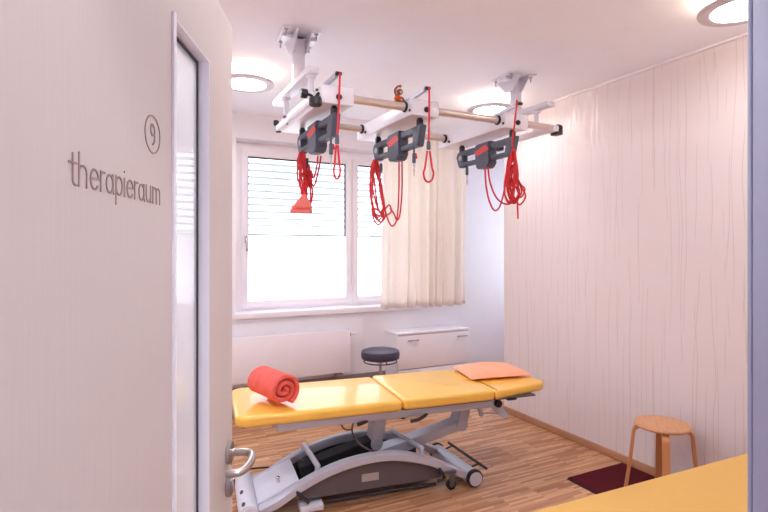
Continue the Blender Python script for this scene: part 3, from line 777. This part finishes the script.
# left cover plate between the rails
g = MB(); g.prism([L(.345,3.03,.075),L(.585,3.03,.178),L(.585,3.03,.166),L(.345,3.03,.063)], (0,.345,0)); cv = g.build('cover_plate', 'bedlight', bed, smooth=False)
g = MB(); g.cyl(L(.485,3.14,.125), L(.478,3.14,.158), .007); blob(g, L(.477,3.14,.162), .012); g.build('cover_knob', 'chrome', cv)
# end rollers
g = MB(); g.cyl(L(.29,2.93,.058), L(.29,3.46,.058), .056, n=36, bev=.01); rl = g.build('roller_foot', 'bedlight', bed)
for nn_ in (2.985, 3.14):
    g = MB()
    m4 = Matrix.Translation(L(.29,nn_,.058)) @ Matrix.Rotation(R(-30),4,'Y') @ Matrix.Translation((0,0,.053))
    g.lathe([(0,0),(.014,0),(.014,.005),(0,.0055)], mtx=m4 @ Matrix.Diagonal((.8,1.6,1,1)), n=20)
    g.build('roller_plug', 'black', rl)
g = MB(); g.cyl(L(1.715,2.955,.060), L(1.68,3.43,.060), .050, n=36, bev=.004); rr_ = g.build('roller_foot', 'bedmetal', bed)
for a, b, n_ in ((2.925,2.957,0),(3.428,3.46,1)):
    g = MB(); g.cyl(L(1.718-.035*n_,a,.060), L(1.717-.035*n_,b,.060), .057, n=36, bev=.006); g.build('rubber_ring', 'black', rr_)
g = MB(); g.cyl(L(1.718,2.917,.060), L(1.718,2.927,.060), .045, n=36, bev=.003); g.build('wheel_cap', 'bedmetal', rr_)
# switch bar beside the right roller
g = MB(); g.cyl(L(1.80,2.93,.115), L(1.77,3.42,.115), .010, n=14)
g.cyl(L(1.71,3.02,.09), L(1.80,3.02,.115), .006); g.cyl(L(1.69,3.36,.09), L(1.775,3.36,.115), .006); g.build('switch_bar', 'black', bed)
# caster wheel near it
g = MB(); g.cyl(L(1.56,2.955,.033), L(1.56,2.98,.033), .033, n=28, bev=.004); g.build('caster_wheel', 'black', bed)
g = MB(); g.cyl(L(1.56,2.949,.033), L(1.56,2.986,.033), .016, n=20); g.prism([L(1.53,2.943,.12),L(1.58,2.943,.12),L(1.575,2.943,.03),L(1.548,2.943,.03)], (0,.006,0)); g.box(L(1.52,2.943,.108), L(1.59,3.0,.125), .003); g.build('caster_fork', 'panel', bed)
g = MB(); g.tube(catmull([L(1.47,2.96,.15),L(1.49,2.945,.12),L(1.50,2.95,.085),L(1.46,2.96,.07)],4), .011, 8); g.build('brake_pedal', 'black', bed)
# U bars
for u0, u1, nb, zb3 in ((.70,.685,3.40,.243),(1.385,1.29,3.33,.288)):
    g = MB(); z_ = .243 if u0 < 1 else .262
    g.tube([L(u0,3.035,z_),L(u1,nb,zb3)], .017, 14)
    blob(g, L(u0,3.035,z_), .017); blob(g, L(u1,nb,zb3), .017)
    g.tube([L(u0,3.035,z_),L(u0-.01,3.045,.14)], .017, 14); g.tube([L(u1,nb,zb3),L(u1-.01,nb-.01,.14)], .017, 14)
    g.build('pivot_bar', 'bedmetal', bed)
# levers and cable under the frame
g = MB(); g.tube(catmull([L(1.07,n0+.12,.535),L(1.05,n0+.09,.515),L(.98,n0+.05,.500),L(.93,n0+.04,.490)],5), .012, 10); g.build('release_lever', 'black', bed)
g = MB(); g.tube(catmull([L(1.42,n0+.12,.530),L(1.40,n0+.06,.505),L(1.33,n0+.02,.488),L(1.27,n0+.02,.480)],5), .011, 10); g.build('release_lever', 'black', bed)
g = MB(); g.tube(catmull([L(.93,n0+.10,.51),L(.91,n0+.09,.44),L(.95,n0+.09,.36),L(1.03,n0+.10,.30),L(1.08,n0+.11,.285),L(1.06,n0+.15,.25)],6), .006, 8)
g.tube(catmull([L(.84,n0+.14,.51),L(.87,n0+.14,.44),L(.93,n0+.16,.42)],5), .005, 8); g.build('cable', 'panel', bed)

g = MB(); g.tube(catmull([(1.05,3.56,.006),(.90,3.62,.006),(.72,3.67,.006),(.4,3.72,.006),(0,3.74,.006),(-.5,3.9,.006),(-1.2,4.3,.006)],8), .0055, 8)
tag(g.build('power_cord', 'black'), 'thin dark power cord running over the parquet left of the bed', 'cord')

# towel roll
tA = Vector((.830,2.965,0)); tB = Vector((.755,3.255,0)); ax = (tB-tA); Lt = ax.length+.02; ax.normalize()
Rt = .109
tw = tag(empty('rolled_towel', ((tA+tB)/2).to_tuple()[:2]+(ZT+.001,), math.atan2(ax.y, ax.x)-PI/2), 'coral red fleece towel rolled up on the left end of the bed', 'towel')
g = MB(); turns = 2.45; K = 150; th = .030; sec_o = []; sec_i = []
def spr(a):                     # radius of the sheet's centre line after angle a (from the outside inwards)
    return Rt-th/2-.5*th*0-(th*1.22)*(a/(2*PI))
outl = []
for i in range(K+1):
    a = 2*PI*turns*i/K; r_ = spr(a); wob = 1+.035*math.sin(3*a+.7)*(a/(2*PI*turns))
    outl.append((a, max(r_*wob, .004)))
def P2(a, r_): 
    ang = -R(60)+a
    return (r_*math.cos(ang)*1.05, Rt*.96+r_*math.sin(ang)*.96)
secs = []
M_ = 26
for j in range(M_+1):
    v = j/M_; y = -Lt/2+Lt*v; e = min(v, 1-v)*Lt
    tt = th*(1-.55*max(0, 1-e/.012)**2)
    ring = []
    for i in range(K+1):
        a, r_ = outl[i]; ex = .006*math.sin(a*1.0)*(1 if v < .5 else -1)*(1-min(1, e/.05))
        ring.append((a, r_, tt, y))
    secs.append(ring)
grid_o = [[g.bm.verts.new((P2(a, r_+tt/2)[0], y+.004*math.sin(a*1.3), P2(a, r_+tt/2)[1])) for a, r_, tt, y in ring] for ring in secs]
grid_i = [[g.bm.verts.new((P2(a, max(r_-tt/2,.002))[0], y+.004*math.sin(a*1.3), P2(a, max(r_-tt/2,.002))[1])) for a, r_, tt, y in ring] for ring in secs]
for j in range(M_):
    for i in range(K):
        g.bm.faces.new((grid_o[j][i],grid_o[j][i+1],grid_o[j+1][i+1],grid_o[j+1][i])); g.bm.faces.new((grid_i[j][i],grid_i[j+1][i],grid_i[j+1][i+1],grid_i[j][i+1]))
    for i in (0, K): g.bm.faces.new((grid_o[j][i],grid_o[j+1][i],grid_i[j+1][i],grid_i[j][i]))
for j in (0, M_):
    for i in range(K): g.bm.faces.new((grid_o[j][i],grid_i[j][i],grid_i[j][i+1],grid_o[j][i+1]))
g.build('towel_sheet', 'towel', tw, angle=75)

# pillow
pc = Vector((2.440,3.07,0)); pu = 0
pcen = U*2.085+Nn*3.335
pw = tag(empty('pillow', (pcen.x,pcen.y,ZT+.006), R(-12)), 'flat salmon orange pillow on the head end of the bed', 'pillow')
g = MB(); NX, NY = 28, 24; A_, B_ = .245, .19; vt = []; vb = []
for j in range(NY+1):
    rt, rb = [], []
    for i in range(NX+1):
        a = -1+2*i/NX; b = -1+2*j/NY
        x = a*A_*(1-.07*(1-b*b)**1*0-.10*(1-abs(a))*0)*(1-.06*(1-b**2)*abs(a)**3); y = b*B_*(1-.07*(1-a**2)*abs(b)**3)
        h = .066*((1-abs(a)**2.6)*(1-abs(b)**2.6))**.55
        h *= 1+.06*math.sin(5*a+3*b)
        rt.append(g.bm.verts.new((x,y,.014+h*.80))); rb.append(g.bm.verts.new((x,y,max(0,.014-h*.25))))
    vt.append(rt); vb.append(rb)
for j in range(NY):
    for i in range(NX):
        g.bm.faces.new((vt[j][i],vt[j][i+1],vt[j+1][i+1],vt[j+1][i])); g.bm.faces.new((vb[j][i],vb[j+1][i],vb[j+1][i+1],vb[j][i+1]))
bmesh.ops.remove_doubles(g.bm, verts=g.bm.verts, dist=.0004)
tag_o = g.build('pillow_case', 'pillow', pw, angle=80)

# ---------------------------------------------------------------- bench in the foreground
bn = tag(empty('padded_bench', (2.08,1.045,0), R(-1.9)), 'yellow padded bench in the near right corner beside the door frame', 'bench')
cushion('seat_cushion', [(p[0]+uc-2.08, p[1]+nc-1.03) for p in roundrect(1.14,.68,3.06,1.385,(.03,)*4)], .535, .600, 'yellow2', bn, r=.012)
g = MB(); g.box((-.88,-.30,.490), (.92,-.26,.533), .004); g.box((-.88,.26,.490), (.92,.30,.533), .004); g.box((-.88,-.26,.490), (-.84,.26,.533), .004); g.box((.88,-.26,.490), (.92,.26,.533), .004); g.build('bench_frame', 'bedmetal', bn)
for x in (-.84,.86):
    for y in (-.28,.28):
        g = MB(); g.box((x-.022,y-.02,0), (x+.022,y+.02,.49), .004); g.build('leg', 'bedmetal', bn)

# ---------------------------------------------------------------- wooden stool and mat
mt = tag(empty('floor_mat', (2.93,2.10,0)), 'small burgundy floor mat under the wooden stool, along the wallpapered wall', 'mat')
MB().box((-.275,-.44,0), (.275,.44,.006), .002).build('rubber_edge', 'matedge', mt)
MB().box((-.262,-.427,.006), (.275,.44,.011), .002).build('pile', 'mat', mt)
ws = tag(empty('wooden_stool', (2.985,2.075,.011), R(41)), 'round birch stool with bent wood legs on the burgundy mat', 'stool')
MB().lathe([(0,.437),(.152,.437),(.161,.445),(.161,.453),(.154,.460),(0,.460)], n=56).build('seat', 'birch', ws)
for k in range(4):
    a = k*PI/2; ca, sa = math.cos(a), math.sin(a)
    pr = [(.06,.427),(.115,.427),(.140,.422),(.156,.407),(.163,.384),(.173,.29),(.190,.15),(.212,.0)]
    sec = [(-.009,-.021),(.009,-.021),(.009,.021),(-.009,.021)]
    g = MB(); pts = catmull([(r_*ca, r_*sa, z) for r_, z in pr], 5)
    # keep the strip's flat side square to the radius
    rings = []
    tv = Vector((-sa,ca,0))
    for i, p in enumerate(pts):
        t_ = (pts[min(i+1,len(pts)-1)]-pts[max(i-1,0)]).normalized(); nr = tv.cross(t_).normalized()
        rings.append([g.bm.verts.new(p+nr*u_+tv*v_) for u_, v_ in sec])
    for A, B in zip(rings, rings[1:]):
        for j in range(4): g.bm.faces.new((A[j],A[(j+1)%4],B[(j+1)%4],B[j]))
    g.bm.faces.new(rings[0][::-1]); g.bm.faces.new(rings[-1])
    bmesh.ops.translate(g.bm, verts=g.bm.verts, vec=(0,0,.003*0))
    g.build('leg', 'birch2', ws)

# ---------------------------------------------------------------- light, world, camera
wd = bpy.data.worlds.new('World'); bpy.context.scene.world = wd; wd.use_nodes = True
bg = wd.node_tree.nodes['Background']; bg.inputs[0].default_value = (.93,.955,1,1); bg.inputs[1].default_value = 1.65
ld = bpy.data.lights.new('window_portal', 'AREA'); ld.shape = 'RECTANGLE'; ld.size = .8; ld.size_y = 1.5; ld.cycles.is_portal = True
lo = bpy.data.objects.new('window_portal', ld); C.objects.link(lo); lo.location = (4.52,4.35,1.65); lo.rotation_euler = (R(90),0,R(90))
for i, (x0, x1) in enumerate((W1, W2)):
    ld = bpy.data.lights.new('window_portal', 'AREA'); ld.shape = 'RECTANGLE'; ld.size = x1-x0; ld.size_y = WZ1-WZ0
    ld.cycles.is_portal = True
    lo = bpy.data.objects.new('window_portal', ld); C.objects.link(lo); lo.location = ((x0+x1)/2, YB+.4, (WZ0+WZ1)/2); lo.rotation_euler = (R(-90),0,0)
cd = bpy.data.cameras.new('Camera'); cam = bpy.data.objects.new('Camera', cd); C.objects.link(cam)
cam.location = (0,0,CAMH); cam.rotation_euler = (R(90),0,-TH); cd.lens = 24; cd.sensor_width = 36; cd.shift_y = -6/768; cd.clip_start = .02
sc = bpy.context.scene; sc.camera = cam
sc.view_settings.view_transform = 'Standard'; sc.view_settings.look = 'None'; sc.view_settings.gamma = 1; sc.view_settings.exposure = 1.14
sc.view_settings.use_curve_mapping = False
sc.cycles.use_denoising = True; sc.cycles.max_bounces = 12; sc.cycles.diffuse_bounces = 8; sc.cycles.transparent_max_bounces = 16; sc.cycles.transmission_bounces = 8
sc.cycles.sample_clamp_indirect = 6
sc.cycles.caustics_reflective = False; sc.cycles.caustics_refractive = False
